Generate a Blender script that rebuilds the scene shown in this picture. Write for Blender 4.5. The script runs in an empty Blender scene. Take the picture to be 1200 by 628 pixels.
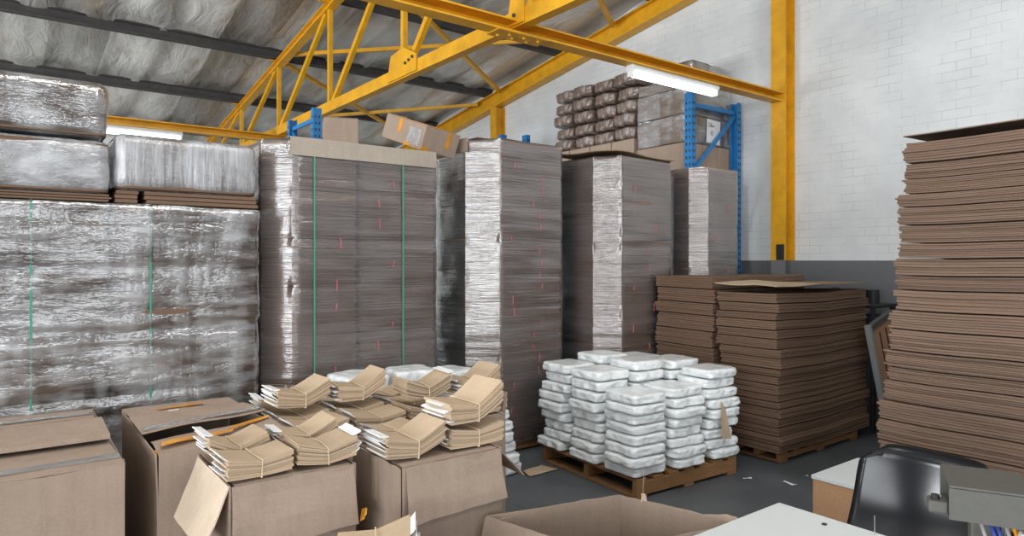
import bpy, bmesh, math, random
from mathutils import Vector, Matrix, noise
R = random.Random(7)
SC = bpy.context.scene
COL = SC.collection
PI = math.pi
# ------------------------------------------------------------------ camera frame
FPX, HOR, CH = 790.0, 305.0, 1.6
FW, RT = Vector((.6046, .7965, 0)), Vector((.7965, -.6046, 0))
def at(px, py, x=None, y=None, z=None):
    """point of the place seen at photo pixel (px, py) on a plane of the place x=, y= or z="""
    d = FW + RT * ((px - 600) / FPX) + Vector((0, 0, (HOR - py) / FPX))
    if z is not None: t = (z - CH) / d.z
    elif x is not None: t = x / d.x
    else: t = y / d.y
    return Vector((0, 0, CH)) + d * t

# ------------------------------------------------------------------ materials
def srgb(r, g, b):
    f = lambda c: (c/255/12.92) if c <= 10 else ((c/255 + .055)/1.055)**2.4
    return (f(r), f(g), f(b), 1)
class NT:
    def __init__(s, name):
        s.m = bpy.data.materials.new(name); s.m.use_nodes = True
        s.t = s.m.node_tree; s.t.nodes.clear()
        s.out = s.n('ShaderNodeOutputMaterial')
    def n(s, k, **kw):
        nd = s.t.nodes.new(k)
        for a, v in kw.items(): setattr(nd, a, v)
        return nd
    def l(s, a, b): s.t.links.new(a, b)
    def coord(s, scale=(1, 1, 1), rot=(0, 0, 0), kind='Object'):
        c = s.n('ShaderNodeTexCoord'); m = s.n('ShaderNodeMapping')
        m.inputs['Scale'].default_value = scale; m.inputs['Rotation'].default_value = rot
        s.l(c.outputs[kind], m.inputs[0]); return m.outputs[0]
    def noise(s, vec, scale=1, detail=3, rough=.5, dist=0):
        n = s.n('ShaderNodeTexNoise')
        n.inputs['Scale'].default_value = scale; n.inputs['Detail'].default_value = detail
        n.inputs['Roughness'].default_value = rough; n.inputs['Distortion'].default_value = dist
        s.l(vec, n.inputs['Vector']); return n.outputs[0]
    def ramp(s, fac, stops):
        r = s.n('ShaderNodeValToRGB'); e = r.color_ramp.elements
        while len(e) < len(stops): e.new(.5)
        for i, (p, c) in enumerate(stops):
            e[i].position = p; e[i].color = c if len(c) == 4 else (*c, 1)
        s.l(fac, r.inputs[0]); return r.outputs[0]
    def val(s, fac, a, b, lo=0., hi=1.):
        m = s.n('ShaderNodeMapRange'); m.inputs[1].default_value = lo; m.inputs[2].default_value = hi
        m.inputs[3].default_value = a; m.inputs[4].default_value = b
        s.l(fac, m.inputs[0]); return m.outputs[0]
    def math(s, op, a, b):
        m = s.n('ShaderNodeMath', operation=op)
        for i, v in enumerate((a, b)):
            if isinstance(v, (int, float)): m.inputs[i].default_value = v
            else: s.l(v, m.inputs[i])
        return m.outputs[0]
    def mix(s, fac, a, b):
        m = s.n('ShaderNodeMix', data_type='RGBA')
        for i, v in ((0, fac), (6, a), (7, b)):
            if isinstance(v, (int, float, tuple)): m.inputs[i].default_value = v
            else: s.l(v, m.inputs[i])
        return m.outputs[2]
    def bump(s, h, strength=.3, dist=.01):
        b = s.n('ShaderNodeBump'); b.inputs['Strength'].default_value = strength
        b.inputs['Distance'].default_value = dist; s.l(h, b.inputs['Height']); return b.outputs[0]
    def prin(s, base, rough=.6, metal=0, bump=None, spec=.5, coat=0, emis=None, estr=0):
        p = s.n('ShaderNodeBsdfPrincipled')
        for k, v in (('Base Color', base), ('Roughness', rough), ('Metallic', metal), ('Specular IOR Level', spec), ('Coat Weight', coat)):
            if isinstance(v, (int, float, tuple)): p.inputs[k].default_value = v
            else: s.l(v, p.inputs[k])
        if bump is not None: s.l(bump, p.inputs['Normal'])
        if emis: p.inputs['Emission Color'].default_value = emis; p.inputs['Emission Strength'].default_value = estr
        s.l(p.outputs[0], s.out.inputs[0]); return s.m
def paint(name, col, rough=.45, var=.15, metal=0, scale=9, bumpy=.08):
    t = NT(name); v = t.coord()
    n = t.noise(v, scale, 5, .6)
    dark = tuple(c*(1-var*2.2) for c in col[:3]) + (1,)
    return t.prin(t.ramp(n, [(.3, dark), (.62, col)]), rough, metal, t.bump(n, bumpy, .01))
def cardboard(name, col, flute=(60, 60, 0), rough=.85, bump=.25, var=.16):
    """kraft board: mottled, with faint flute ridges"""
    t = NT(name)
    n1 = t.noise(t.coord(), 5, 5, .6); n2 = t.noise(t.coord(), 130, 2)
    fl = t.noise(t.coord(flute), 1, 1)
    wb = t.noise(t.coord((flute[0]*.42, flute[1]*.42, flute[2]*.42)), 1, 2, .6)
    lo = tuple(c*(1-var*1.4) for c in col[:3]) + (1,)
    base = t.ramp(t.math('ADD', t.math('MULTIPLY', t.math('ADD', t.math('MULTIPLY', n1, .6), t.math('MULTIPLY', wb, .4)), .65), t.math('MULTIPLY', n2, .35)), [(.35, lo), (.62, col)])
    return t.prin(base, rough, 0, t.bump(fl, bump, .004), .25)
def layered(name, col, zs=130, var=.4, rough=.9):
    """edges of piled board: thin lines of lighter and darker paper"""
    t = NT(name)
    a = t.noise(t.coord((1.2, 1.2, zs)), 1, 3, .7); b = t.noise(t.coord((2, 2, 9)), 1, 3)
    f = t.noise(t.coord((160, 160, 160)), 1, 1)
    k = t.math('ADD', t.math('MULTIPLY', a, .6), t.math('MULTIPLY', b, .25)); k = t.math('ADD', k, t.math('MULTIPLY', f, .15))
    lo = tuple(c*(1-var) for c in col[:3]) + (1,); hi = tuple(min(1, c*(1+var*.45)) for c in col[:3]) + (1,)
    return t.prin(t.ramp(k, [(.33, lo), (.5, col), (.68, hi)]), rough, 0, t.bump(a, .5, .006), .2)
def film(name, haze_lo=.12, haze_hi=.5, streak=(1.5, 1.5, 38), patch=(1.3, 1.3, 2.2), rough=.17, bump=.5, gain=1.6, col=(.72, .73, .75, 1), fine=.0, lo=.36, hi=.66):
    """stretch film: clear plastic with milky overlaps and wrinkles, glossy"""
    t = NT(name)
    a = t.noise(t.coord(streak), 1, 4, .65); b = t.noise(t.coord(patch), 1, 3, .6, .6)
    c = t.noise(t.coord((34, 34, 60)), 1, 3, .6)
    k = t.math('ADD', t.math('MULTIPLY', a, .5), t.math('MULTIPLY', b, .5))
    haze = t.val(k, haze_lo, haze_hi, lo, hi)
    e = t.noise(t.coord((1.2, 1.2, 120)), 1, 2, .6)
    h = t.math('ADD', t.math('MULTIPLY', a, 1.0), t.math('MULTIPLY', c, .25)); h = t.math('ADD', h, t.math('MULTIPLY', e, fine))
    h = t.math('ADD', h, t.math('MULTIPLY', b, 1.2))
    bp = t.bump(h, bump, .02)
    tr = t.n('ShaderNodeBsdfTransparent'); df = t.n('ShaderNodeBsdfDiffuse'); df.inputs[0].default_value = col
    t.l(bp, df.inputs['Normal'])
    gl = t.n('ShaderNodeBsdfGlossy'); gl.inputs['Roughness'].default_value = rough; gl.inputs[0].default_value = (1, 1, 1, 1)
    t.l(bp, gl.inputs['Normal'])
    m1 = t.n('ShaderNodeMixShader'); t.l(haze, m1.inputs[0]); t.l(tr.outputs[0], m1.inputs[1]); t.l(df.outputs[0], m1.inputs[2])
    fr = t.n('ShaderNodeFresnel'); fr.inputs[0].default_value = 1.5; t.l(bp, fr.inputs['Normal'])
    fc = t.n('ShaderNodeMath', operation='MULTIPLY', use_clamp=True); t.l(fr.outputs[0], fc.inputs[0]); fc.inputs[1].default_value = gain
    m2 = t.n('ShaderNodeMixShader'); t.l(fc.outputs[0], m2.inputs[0]); t.l(m1.outputs[0], m2.inputs[1]); t.l(gl.outputs[0], m2.inputs[2])
    t.l(m2.outputs[0], t.out.inputs[0]); return t.m

M = {}
M['yellow'] = paint('yellow_steel', srgb(222, 162, 28), .42, .10, 0, 7)
M['blue'] = paint('blue_steel', srgb(42, 126, 188), .4, .1, 0, 8)
M['purlin'] = paint('dark_steel', srgb(74, 72, 70), .7, .15)
M['kraft'] = cardboard('kraft_board', srgb(170, 150, 134))
M['kraft_pale'] = cardboard('kraft_board_inside', srgb(214, 194, 172), bump=.12)
M['kraft_tan'] = cardboard('kraft_paper', srgb(196, 173, 146), (8, 8, 8), bump=.06)
M['kraft_edge'] = layered('kraft_sheet_edges', srgb(176, 148, 122), 220, .3)
M['brown_stack'] = layered('brown_board_edges', srgb(116, 93, 77), 150, .34)
M['brown_stack2'] = layered('brown_board_edges_coarse', srgb(126, 104, 89), 190, .4)
M['grey_stack'] = layered('wrapped_board_edges', srgb(142, 115, 99), 170, .3)
M['dimkraft'] = cardboard('brown_carton', srgb(150, 130, 116))
M['top_board'] = cardboard('weathered_board', srgb(150, 124, 96), (30, 3, 3))
M['film'] = film('stretch_film', .01, .15, patch=(1.6, 1.6, 3.2), gain=3.4, rough=.13, bump=.24, fine=.42)
M['film_rough'] = film('stretch_film_loose', .02, .62, (3.5, 3.5, 14), (4.2, 4.2, .9), .13, .4, 4.0, lo=.42, hi=.66)
M['film_milky'] = film('stretch_film_many_layers', .18, .7, (7, 7, 18), (3, 3, 4), .2, .5, 2.6, (.70, .72, .76, 1))
M['film_vert'] = film('stretch_film_vertical_streaks', .12, .7, (34, 34, 1.6), (4, 4, 2), .2, .5, 2.6, (.70, .72, .76, 1))
M['cap'] = cardboard('faded_board', srgb(172, 161, 148))
M['green'] = paint('green_strap', srgb(70, 150, 125), .4, .05)
M['pink'] = paint('pink_mark', srgb(225, 110, 115), .7, .05)
M['tape'] = paint('orange_tape', srgb(222, 150, 40), .25, .12)
M['clear_tape'] = film('clear_tape', .1, .45, (4, 60, 4), (9, 9, 9), .12, .6, 2.2)
M['string'] = paint('string', srgb(226, 212, 180), .8, .05)
M['white_paper'] = paint('white_paper', srgb(236, 236, 238), .6, .03)
M['wood'] = cardboard('pallet_wood', srgb(150, 112, 76), (3, 40, 40), .8, .35, .3)
M['laminate'] = paint('white_laminate', srgb(204, 209, 209), .35, .01, 0, 3, .0)
M['chip'] = paint('chipboard', srgb(184, 142, 106), .7, .1, 0, 160)
M['metal'] = paint('grey_hammered_metal', srgb(92, 91, 86), .5, .05, .3, 40)
M['steel'] = paint('bright_steel', srgb(190, 190, 190), .25, .03, .9)
M['dark'] = paint('black_iron', srgb(38, 38, 40), .5, .2)
M['fixture'] = paint('white_enamel', srgb(225, 228, 228), .4, .03)
M['wire_blue'] = paint('blue_cable', srgb(50, 70, 150), .4, .05)
M['wire_grey'] = paint('grey_cable', srgb(150, 150, 150), .4, .05)
M['ink'] = paint('pen_ink', srgb(70, 70, 80), .7, .02)
M['grey_dado'] = paint('grey_wall_paint', srgb(112, 114, 116), .7, .06)
def mk_tube():
    t = NT('fluorescent_tube'); return t.prin((1, 1, 1, 1), .3, emis=(.93, .98, 1, 1), estr=9)
M['tube'] = mk_tube()
def mk_plastic():
    t = NT('black_plastic'); n = t.noise(t.coord(), 260, 2)
    return t.prin(srgb(16, 18, 23), .19, 0, t.bump(n, .02, .001), .5, .0)
M['plastic'] = mk_plastic()
def mk_bag():
    t = NT('white_poly_bag')
    a = t.noise(t.coord((9, 16, 30)), 1, 4, .6, .8); b = t.noise(t.coord((40, 40, 60)), 1, 3, .6, .5)
    h = t.math('ADD', a, t.math('MULTIPLY', b, .35))
    return t.prin(t.ramp(a, [(.3, srgb(226, 233, 234)), (.65, srgb(250, 252, 252))]), .26, 0, t.bump(h, .32, .012), .5, .35)
M['bag'] = mk_bag()
def mk_brownpack():
    t = NT('film_wrapped_brown_pack')
    a = t.noise(t.coord((5, 22, 9)), 1, 4, .65, .6); b = t.noise(t.coord((26, 26, 26)), 1, 3, .6, .5)
    h = t.math('ADD', a, t.math('MULTIPLY', b, .5))
    return t.prin(t.ramp(a, [(.38, srgb(104, 84, 74)), (.56, srgb(132, 114, 104)), (.74, srgb(196, 196, 198))]), .2, 0, t.bump(h, .5, .02), .8, .8)
M['brownpack'] = mk_brownpack()
def mk_wall():
    t = NT('painted_brick_wall')
    c = t.n('ShaderNodeTexCoord'); sp = t.n('ShaderNodeSeparateXYZ'); cb = t.n('ShaderNodeCombineXYZ')
    t.l(c.outputs['Object'], sp.inputs[0]); t.l(sp.outputs[1], cb.inputs[0]); t.l(sp.outputs[2], cb.inputs[1])
    br = t.n('ShaderNodeTexBrick'); t.l(cb.outputs[0], br.inputs['Vector'])
    br.inputs['Scale'].default_value = 1; br.inputs['Brick Width'].default_value = .235; br.inputs['Row Height'].default_value = .088
    br.inputs['Mortar Size'].default_value = .0035; br.inputs['Mortar Smooth'].default_value = .6
    br.inputs['Color1'].default_value = (1, 1, 1, 1); br.inputs['Color2'].default_value = (.93, .93, .93, 1); br.inputs['Mortar'].default_value = (.3, .3, .3, 1)
    n = t.noise(t.coord(), 2.2, 5, .6); n2 = t.noise(t.coord(), 30, 3)
    white = t.ramp(n, [(.3, srgb(204, 207, 208)), (.65, srgb(220, 222, 222))])
    fade = t.ramp(t.noise(t.coord(), 3.1, 3), [(.42, (.02,)*3), (.62, (.5,)*3)])
    line = t.mix(t.math('MULTIPLY', br.outputs['Fac'], fade), white, srgb(150, 150, 148))
    stp = t.math('LESS_THAN', sp.outputs[2], 1.598)
    col = t.mix(stp, line, srgb(104, 106, 108))
    h = t.math('ADD', br.outputs['Color'], t.math('MULTIPLY', n2, .12))
    return t.prin(col, .72, 0, t.bump(h, .2, .005), .3)
M['wall'] = mk_wall()
def mk_floor():
    t = NT('grey_concrete_floor')
    n = t.noise(t.coord(), 1.6, 6, .65); n2 = t.noise(t.coord(), 55, 3)
    k = t.math('ADD', t.math('MULTIPLY', n, .7), t.math('MULTIPLY', n2, .3))
    return t.prin(t.ramp(k, [(.32, srgb(70, 73, 76)), (.66, srgb(98, 102, 105))]), t.val(n, .35, .65), 0, t.bump(k, .12, .01), .4)
M['floor'] = mk_floor()
def mk_foil():
    t = NT('foil_insulation')
    a = t.noise(t.coord((1.9, .30, 1)), 1, 3, .5, .4); b = t.noise(t.coord((5, 1.6, 2)), 1, 4, .6, 1.0); s = t.noise(t.coord((2.2, .6, 1)), 1, 4, .6)
    c = t.n('ShaderNodeTexCoord'); sp = t.n('ShaderNodeSeparateXYZ'); t.l(c.outputs['Object'], sp.inputs[0])
    st = t.math('FLOOR', t.math('MULTIPLY', t.math('ADD', sp.outputs[0], t.math('MULTIPLY', a, .22)), 1/.62), 0)
    wn = t.n('ShaderNodeTexWhiteNoise', noise_dimensions='1D'); t.l(st, wn.inputs['W'])
    k = t.math('ADD', t.math('MULTIPLY', a, .45), t.math('MULTIPLY', b, .25)); k = t.math('ADD', k, t.math('MULTIPLY', wn.outputs[0], .3))
    base = t.ramp(k, [(.3, srgb(140, 137, 131)), (.68, srgb(226, 224, 218))])
    base = t.mix(t.ramp(s, [(.55, (0,)*3), (.70, (.6,)*3)]), base, srgb(134, 112, 84))
    return t.prin(base, .4, .35, t.bump(t.math('ADD', a, t.math('MULTIPLY', b, .6)), .7, .06), .5)
M['foil'] = mk_foil()
M['shellwall'] = paint('white_wall_paint', srgb(215, 216, 214), .8, .04)

# ------------------------------------------------------------------ objects
def tag(o, label=None, cat=None, group=None, kind=None):
    if label: o['label'] = label
    if cat: o['category'] = cat
    if group: o['group'] = group
    if kind: o['kind'] = kind
    return o
def empty(name, loc=(0, 0, 0), rz=0, label=None, cat=None, group=None, kind=None):
    o = bpy.data.objects.new(name, None); COL.objects.link(o)
    o.location = loc; o.rotation_euler = (0, 0, rz); o.empty_display_size = .1
    return tag(o, label, cat, group, kind)
def copy_tree(o, parent=None):
    c = o.copy(); COL.objects.link(c); c.parent = parent
    for ch in list(o.children): copy_tree(ch, c)
    return c
class MB:
    def __init__(s): s.b = bmesh.new()
    def mesh(s, vs, fs):
        v = [s.b.verts.new(p) for p in vs]
        for f in fs:
            try: s.b.faces.new([v[i] for i in f])
            except ValueError: pass
        return s
    def box(s, c, size, rot=None, bev=0, seg=1):
        t = bmesh.new(); bmesh.ops.create_cube(t, size=1)
        bmesh.ops.scale(t, vec=size, verts=t.verts)
        if bev: bmesh.ops.bevel(t, geom=list(t.edges), offset=bev, segments=seg, affect='EDGES', profile=.5)
        m = Matrix.Translation(c) @ (rot if rot is not None else Matrix())
        s._merge(t, m); return s
    def span(s, lo, hi, bev=0, seg=1):
        lo, hi = Vector(lo), Vector(hi); return s.box((lo+hi)/2, hi-lo, None, bev, seg)
    def _merge(s, t, m):
        t.verts.ensure_lookup_table(); t.verts.index_update()
        v = [s.b.verts.new(m @ p.co) for p in t.verts]
        for f in t.faces:
            g = s.b.faces.new([v[p.index] for p in f.verts]); g.smooth = f.smooth
        t.free()
    def bar(s, a, b, w, h, up=(0, 0, 1), bev=0):
        """rectangular bar from a to b, w across, h along up"""
        a, b = Vector(a), Vector(b); d = b-a; L = d.length; d.normalize()
        side = d.cross(Vector(up)).normalized(); u = side.cross(d)
        m = Matrix((( d.x, side.x, u.x), (d.y, side.y, u.y), (d.z, side.z, u.z))).to_4x4()
        return s.box((a+b)/2, (L, w, h), m, bev)
    def profile(s, a, b, pts, up=(0, 0, 1)):
        """closed section pts (side, up) swept from a to b"""
        a, b = Vector(a), Vector(b); d = (b-a).normalized(); side = d.cross(Vector(up)).normalized(); u = side.cross(d)
        n = len(pts); vs = [p + side*x + u*y for p in (a, b) for x, y in pts]
        return s.mesh(vs, [(i, (i+1) % n, n+(i+1) % n, n+i) for i in range(n)] + [tuple(range(n))[::-1], tuple(range(n, 2*n))])
    def tube(s, pts, r, n=6):
        pts = [Vector(p) for p in pts]; rings = []
        for i, p in enumerate(pts):
            d = (pts[min(i+1, len(pts)-1)] - pts[max(i-1, 0)]).normalized()
            a = d.orthogonal().normalized() if i == 0 else (rings[-1][1] - d*rings[-1][1].dot(d)).normalized()
            rings.append((d, a)); 
        vs = []
        for p, (d, a) in zip(pts, rings):
            c = d.cross(a)
            vs += [p + (a*math.cos(2*PI*k/n) + c*math.sin(2*PI*k/n))*r for k in range(n)]
        m = len(pts)
        fs = [(i*n+k, i*n+(k+1) % n, (i+1)*n+(k+1) % n, (i+1)*n+k) for i in range(m-1) for k in range(n)]
        return s.mesh(vs, fs + [tuple(range(n))[::-1], tuple(range((m-1)*n, m*n))])
    def cyl(s, c, r, h, axis=(0, 0, 1), n=14):
        c = Vector(c); a = Vector(axis).normalized(); return s.tube([c - a*h/2, c + a*h/2], r, n)
    def panel(s, P, th, nu=8, nv=6, warp=.006, seed=0, ragged=0):
        """sheet of board between four corners P00 P10 P11 P01, th thick, slightly warped"""
        P = [Vector(p) for p in P]; nrm = (P[1]-P[0]).cross(P[3]-P[0]).normalized(); vs = []
        off = Vector((seed*3.7, seed*1.3, seed*2.1))
        for side in (0, 1):
            for j in range(nv+1):
                for i in range(nu+1):
                    u, v = i/nu, j/nv
                    p = P[0]*(1-u)*(1-v) + P[1]*u*(1-v) + P[2]*u*v + P[3]*(1-u)*v
                    w = noise.noise(Vector((u*2.1, v*2.1, 0)) + off)*warp
                    if ragged and j == nv: p = p + (P[3]-P[0]).normalized()*noise.noise(Vector((u*9, 5, 0))+off)*ragged
                    vs.append(p + nrm*(w + (th if side else 0)))
        N = (nu+1)*(nv+1); g = lambda i, j, k: k*N + j*(nu+1) + i; fs = []
        for j in range(nv):
            for i in range(nu):
                fs.append((g(i, j, 1), g(i+1, j, 1), g(i+1, j+1, 1), g(i, j+1, 1)))
                fs.append((g(i, j, 0), g(i, j+1, 0), g(i+1, j+1, 0), g(i+1, j, 0)))
        for i in range(nu):
            fs.append((g(i, 0, 0), g(i+1, 0, 0), g(i+1, 0, 1), g(i, 0, 1))); fs.append((g(i+1, nv, 0), g(i, nv, 0), g(i, nv, 1), g(i+1, nv, 1)))
        for j in range(nv):
            fs.append((g(0, j+1, 0), g(0, j, 0), g(0, j, 1), g(0, j+1, 1))); fs.append((g(nu, j, 0), g(nu, j+1, 0), g(nu, j+1, 1), g(nu, j, 1)))
        return s.mesh(vs, fs)
    def build(s, name, mat, parent=None, smooth=False, label=None):
        bmesh.ops.recalc_face_normals(s.b, faces=s.b.faces)
        me = bpy.data.meshes.new(name); s.b.to_mesh(me); s.b.free()
        if smooth:
            for p in me.polygons: p.use_smooth = True
        me.materials.append(M[mat] if isinstance(mat, str) else mat)
        o = bpy.data.objects.new(name, me); COL.objects.link(o); o.parent = parent
        if label: o['label'] = label
        return o
def rrect(w, d, r, nc=5, ns=6, rc=None, cham=False):
    """rounded rectangle w x d centred on 0: list of (point, outward normal)"""
    out = []; C = rc or (r, r, r, r)
    sg = ((1, -1), (1, 1), (-1, 1), (-1, -1)); ce = [Vector((a*(w/2-C[k]), b*(d/2-C[k]), 0)) for k, (a, b) in enumerate(sg)]
    for k in range(4):
        a0 = -PI/2 + k*PI/2
        for i in range(nc+1):
            a = a0 + PI/2*i/nc; n = Vector((math.cos(a), math.sin(a), 0)); p = ce[k] + n*C[k]
            if cham and k == 3 and 0 < i < nc:      # die-cut sheets: the corner is cut straight
                t = min(1, max(0, ((i-1)/(nc-2))*.96+.02)); pa = ce[k] + Vector((math.cos(a0), math.sin(a0), 0))*C[k]; pb = ce[k] + Vector((math.cos(a0+PI/2), math.sin(a0+PI/2), 0))*C[k]
                p = pa.lerp(pb, t); n = Vector((math.cos(a0+PI/4), math.sin(a0+PI/4), 0)) 
            out.append((p, n))
        q = (k+1) % 4; n = out[-1][1]; p0 = out[-1][0]; p1 = ce[q] + n*C[q]
        for i in range(1, ns): out.append((p0.lerp(p1, i/ns), n))
    return out
def rings(mb, rs, cap0=True, cap1=True):
    n = len(rs[0]); vs = [p for r in rs for p in r]
    fs = [(i*n+k, i*n+(k+1) % n, (i+1)*n+(k+1) % n, (i+1)*n+k) for i in range(len(rs)-1) for k in range(n)]
    if cap0: fs.append(tuple(range(n))[::-1])
    if cap1: fs.append(tuple(range((len(rs)-1)*n, len(rs)*n)))
    return mb.mesh(vs, fs)
def ridged(mb, w, d, z0, z1, r, sheets, jit=.004, groove=.005, seed=0, bow=0, nc=4, ns=6, off=(0, 0), rag=0, bseed=0, rc=None, cham=False):
    """one tied bundle of flat boards: a solid block whose sides show every board's edge"""
    rr = random.Random(seed); base = rrect(w, d, r, nc, ns, rc, cham); rs = []; th = (z1-z0)/sheets
    def zb(p, z):
        return z + bow*((2*p.x/w)**2*.5 + noise.noise(Vector((p.x*1.5, p.y*1.5, bseed*1.7)))*.8)
    for k in range(sheets):
        jx, jy = off[0] + rr.uniform(-jit, jit), off[1] + rr.uniform(-jit, jit); sc = rr.uniform(-jit, jit)
        for dz, g in ((.04, groove), (.16, 0), (.84, 0), (.96, groove)):
            rs.append([Vector((p.x+jx, p.y+jy, zb(p, z0+th*(k+dz)))) + n*(sc-g + (noise.noise(Vector((p.x*14, p.y*14, k*2.3+seed)))*rag)) for p, n in base])
    rs[0] = [p - n*.007 for p, (q, n) in zip(rs[0], base)]; rs[-1] = [p - n*.007 for p, (q, n) in zip(rs[-1], base)]
    m = len(base); c0 = Vector((off[0], off[1], zb(Vector((0, 0, 0)), rs[0][0].z*0 + z0 + th*.04))); c1 = Vector((off[0], off[1], zb(Vector((0, 0, 0)), z1 - th*.04)))
    vs = [p for r in rs for p in r] + [c0, c1]; N = len(vs)
    fs = [(i*m+k, i*m+(k+1) % m, (i+1)*m+(k+1) % m, (i+1)*m+k) for i in range(len(rs)-1) for k in range(m)]
    fs += [((k+1) % m, k, N-2) for k in range(m)] + [(N-2-m+k, N-2-m+(k+1) % m, N-1) for k in range(m)]
    return mb.mesh(vs, fs)
def film_shell(mb, w, d, z0, z1, r, amp=.006, seed=0, nz=50, ns=14, fold=.06, seams=(), cap=False, rc=None, cham=False):
    base = rrect(w, d, r, 8, ns, rc, cham); rs = []; per = len(base)
    for j in range(nz+1):
        z = z0 + (z1-z0)*j/nz; ring = []
        pin = sum(math.exp(-((z-s)/.018)**2) for s in seams)
        for i, (p, n) in enumerate(base):
            q = p*3
            a = noise.noise(Vector((q.x*.7, q.y*.7, z*26+seed*9)))*amp + noise.noise(Vector((q.x*1.2, q.y*1.2, z*4+seed*5)))*amp*1.4
            ring.append(Vector((p.x, p.y, z + noise.noise(Vector((q.x, q.y, seed)))*.012*(j == nz))) + n*(a - pin*amp*1.2))
        rs.append(ring)
    if fold:
        for t in (.35, 1): rs.append([Vector((p.x, p.y, z1 + .006 - .002*t + noise.noise(Vector((p.x*6, p.y*6, seed)))*.003)) - n*fold*t*min(1, 1) for p, n in base])
    return rings(mb, rs, False, cap)

ORD = 'zeroth first second third fourth fifth sixth seventh eighth ninth tenth eleventh twelfth thirteenth fourteenth fifteenth sixteenth seventeenth eighteenth nineteenth twentieth'.split()
def nth_top(i):
    return 'topmost' if i == 1 else ORD[i] + ' from the top'

# ================================================================== the setting
XW, YB = 7.0, 14.5
def zr(y): return 4.76 - .145*(y-7.85)         # underside of the roof steel
fl = MB(); fl.span((-9, -9, -.2), (XW+.3, YB+.3, 0)); tag(fl.build('floor', 'floor'), 'dark grey concrete warehouse floor', 'floor', kind='structure')
w = MB(); w.mesh([(XW+.25*k, y, z) for k in (0, 1) for y, z in ((-9, 0), (YB, 0), (YB, zr(YB)+.3), (-9, zr(-9)+.3))],
                 [(0, 1, 2, 3), (7, 6, 5, 4), (0, 4, 5, 1), (1, 5, 6, 2), (2, 6, 7, 3), (3, 7, 4, 0)])
tag(w.build('wall_right', 'wall'), 'white painted brick gable wall with a dark grey lower band', 'wall', kind='structure')
w = MB().span((-9, YB, 0), (XW+.25, YB+.25, zr(YB)+.3)); tag(w.build('wall_back', 'shellwall'), 'low white wall under the far eave', 'wall', kind='structure')
# roof lining: foil blankets hanging between the purlins
NODES = [4.1 + 1.89*k for k in range(-4, 6)]
def roof_mesh():
    nx, ny = 200, 150; vs = []; x0, x1, y0, y1 = -9.0, XW+.2, -4.2, YB+.25
    for j in range(ny+1):
        y = y0 + (y1-y0)*j/ny
        ph = ((y - NODES[0])/1.89) % 1
        for i in range(nx+1):
            x = x0 + (x1-x0)*i/nx; q = (x/.62) % 1
            sag = -.05*math.sin(PI*ph)*(.6+.7*noise.noise(Vector((x*.9, y*.3, 3))))
            bil = -.05*math.sin(PI*q)**.7 + .05*noise.noise(Vector((x*3.1, y*.7, 0))) + .012*noise.noise(Vector((x*7, y*2.2, 5)))
            vs.append((x, y, zr(y) + .19 + sag + bil))
    fs = [(j*(nx+1)+i, (j+1)*(nx+1)+i, (j+1)*(nx+1)+i+1, j*(nx+1)+i+1) for j in range(ny) for i in range(nx)]
    N = len(vs); vs += [(x0, y0, zr(y0)+.4), (x1, y0, zr(y0)+.4), (x1, y1, zr(y1)+.4), (x0, y1, zr(y1)+.4)]
    fs.append((N, N+1, N+2, N+3))
    return MB().mesh(vs, fs)
rf = roof_mesh().build('ceiling', 'foil', smooth=True); tag(rf, 'sagging grey foil lining under the sloping roof', 'ceiling', kind='structure')
def channel(h, w, t=.014):
    return [(-w/2, -h/2), (w/2, -h/2), (w/2, -h/2+t), (-w/2+t, -h/2+t), (-w/2+t, h/2-t), (w/2, h/2-t), (w/2, h/2), (-w/2, h/2)]
def ibeam(h, w, t=.014):
    a, b = w/2, h/2
    return [(-a, -b), (a, -b), (a, -b+t), (t/2, -b+t), (t/2, b-t), (a, b-t), (a, b), (-a, b), (-a, b-t), (-t/2, b-t), (-t/2, -b+t), (-a, -b+t)]
PL = {0: 'over the camera end', }
names = ['nearest the open end', 'beside the second bay', 'over the desk', 'over the table corner', 'over the row of tied stacks', 'just before the gusset plate', 'at the upper left corner of the view', 'crossing the top chord of the truss', 'above the far light', 'next to the far eave']
for k, y in enumerate(NODES):
    if k < 3: continue
    p = MB(); p.profile((-9, y, zr(y)+.075), (XW, y, zr(y)+.075), channel(.15, .07), up=(0, .144, .99))
    tag(p.build('roof_purlin', 'purlin'), f'dark steel roof purlin, {ORD[10-k] if k<9 else "first"} counted from the far eave', 'purlin', 'purlins under the foil roof', 'structure')

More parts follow.
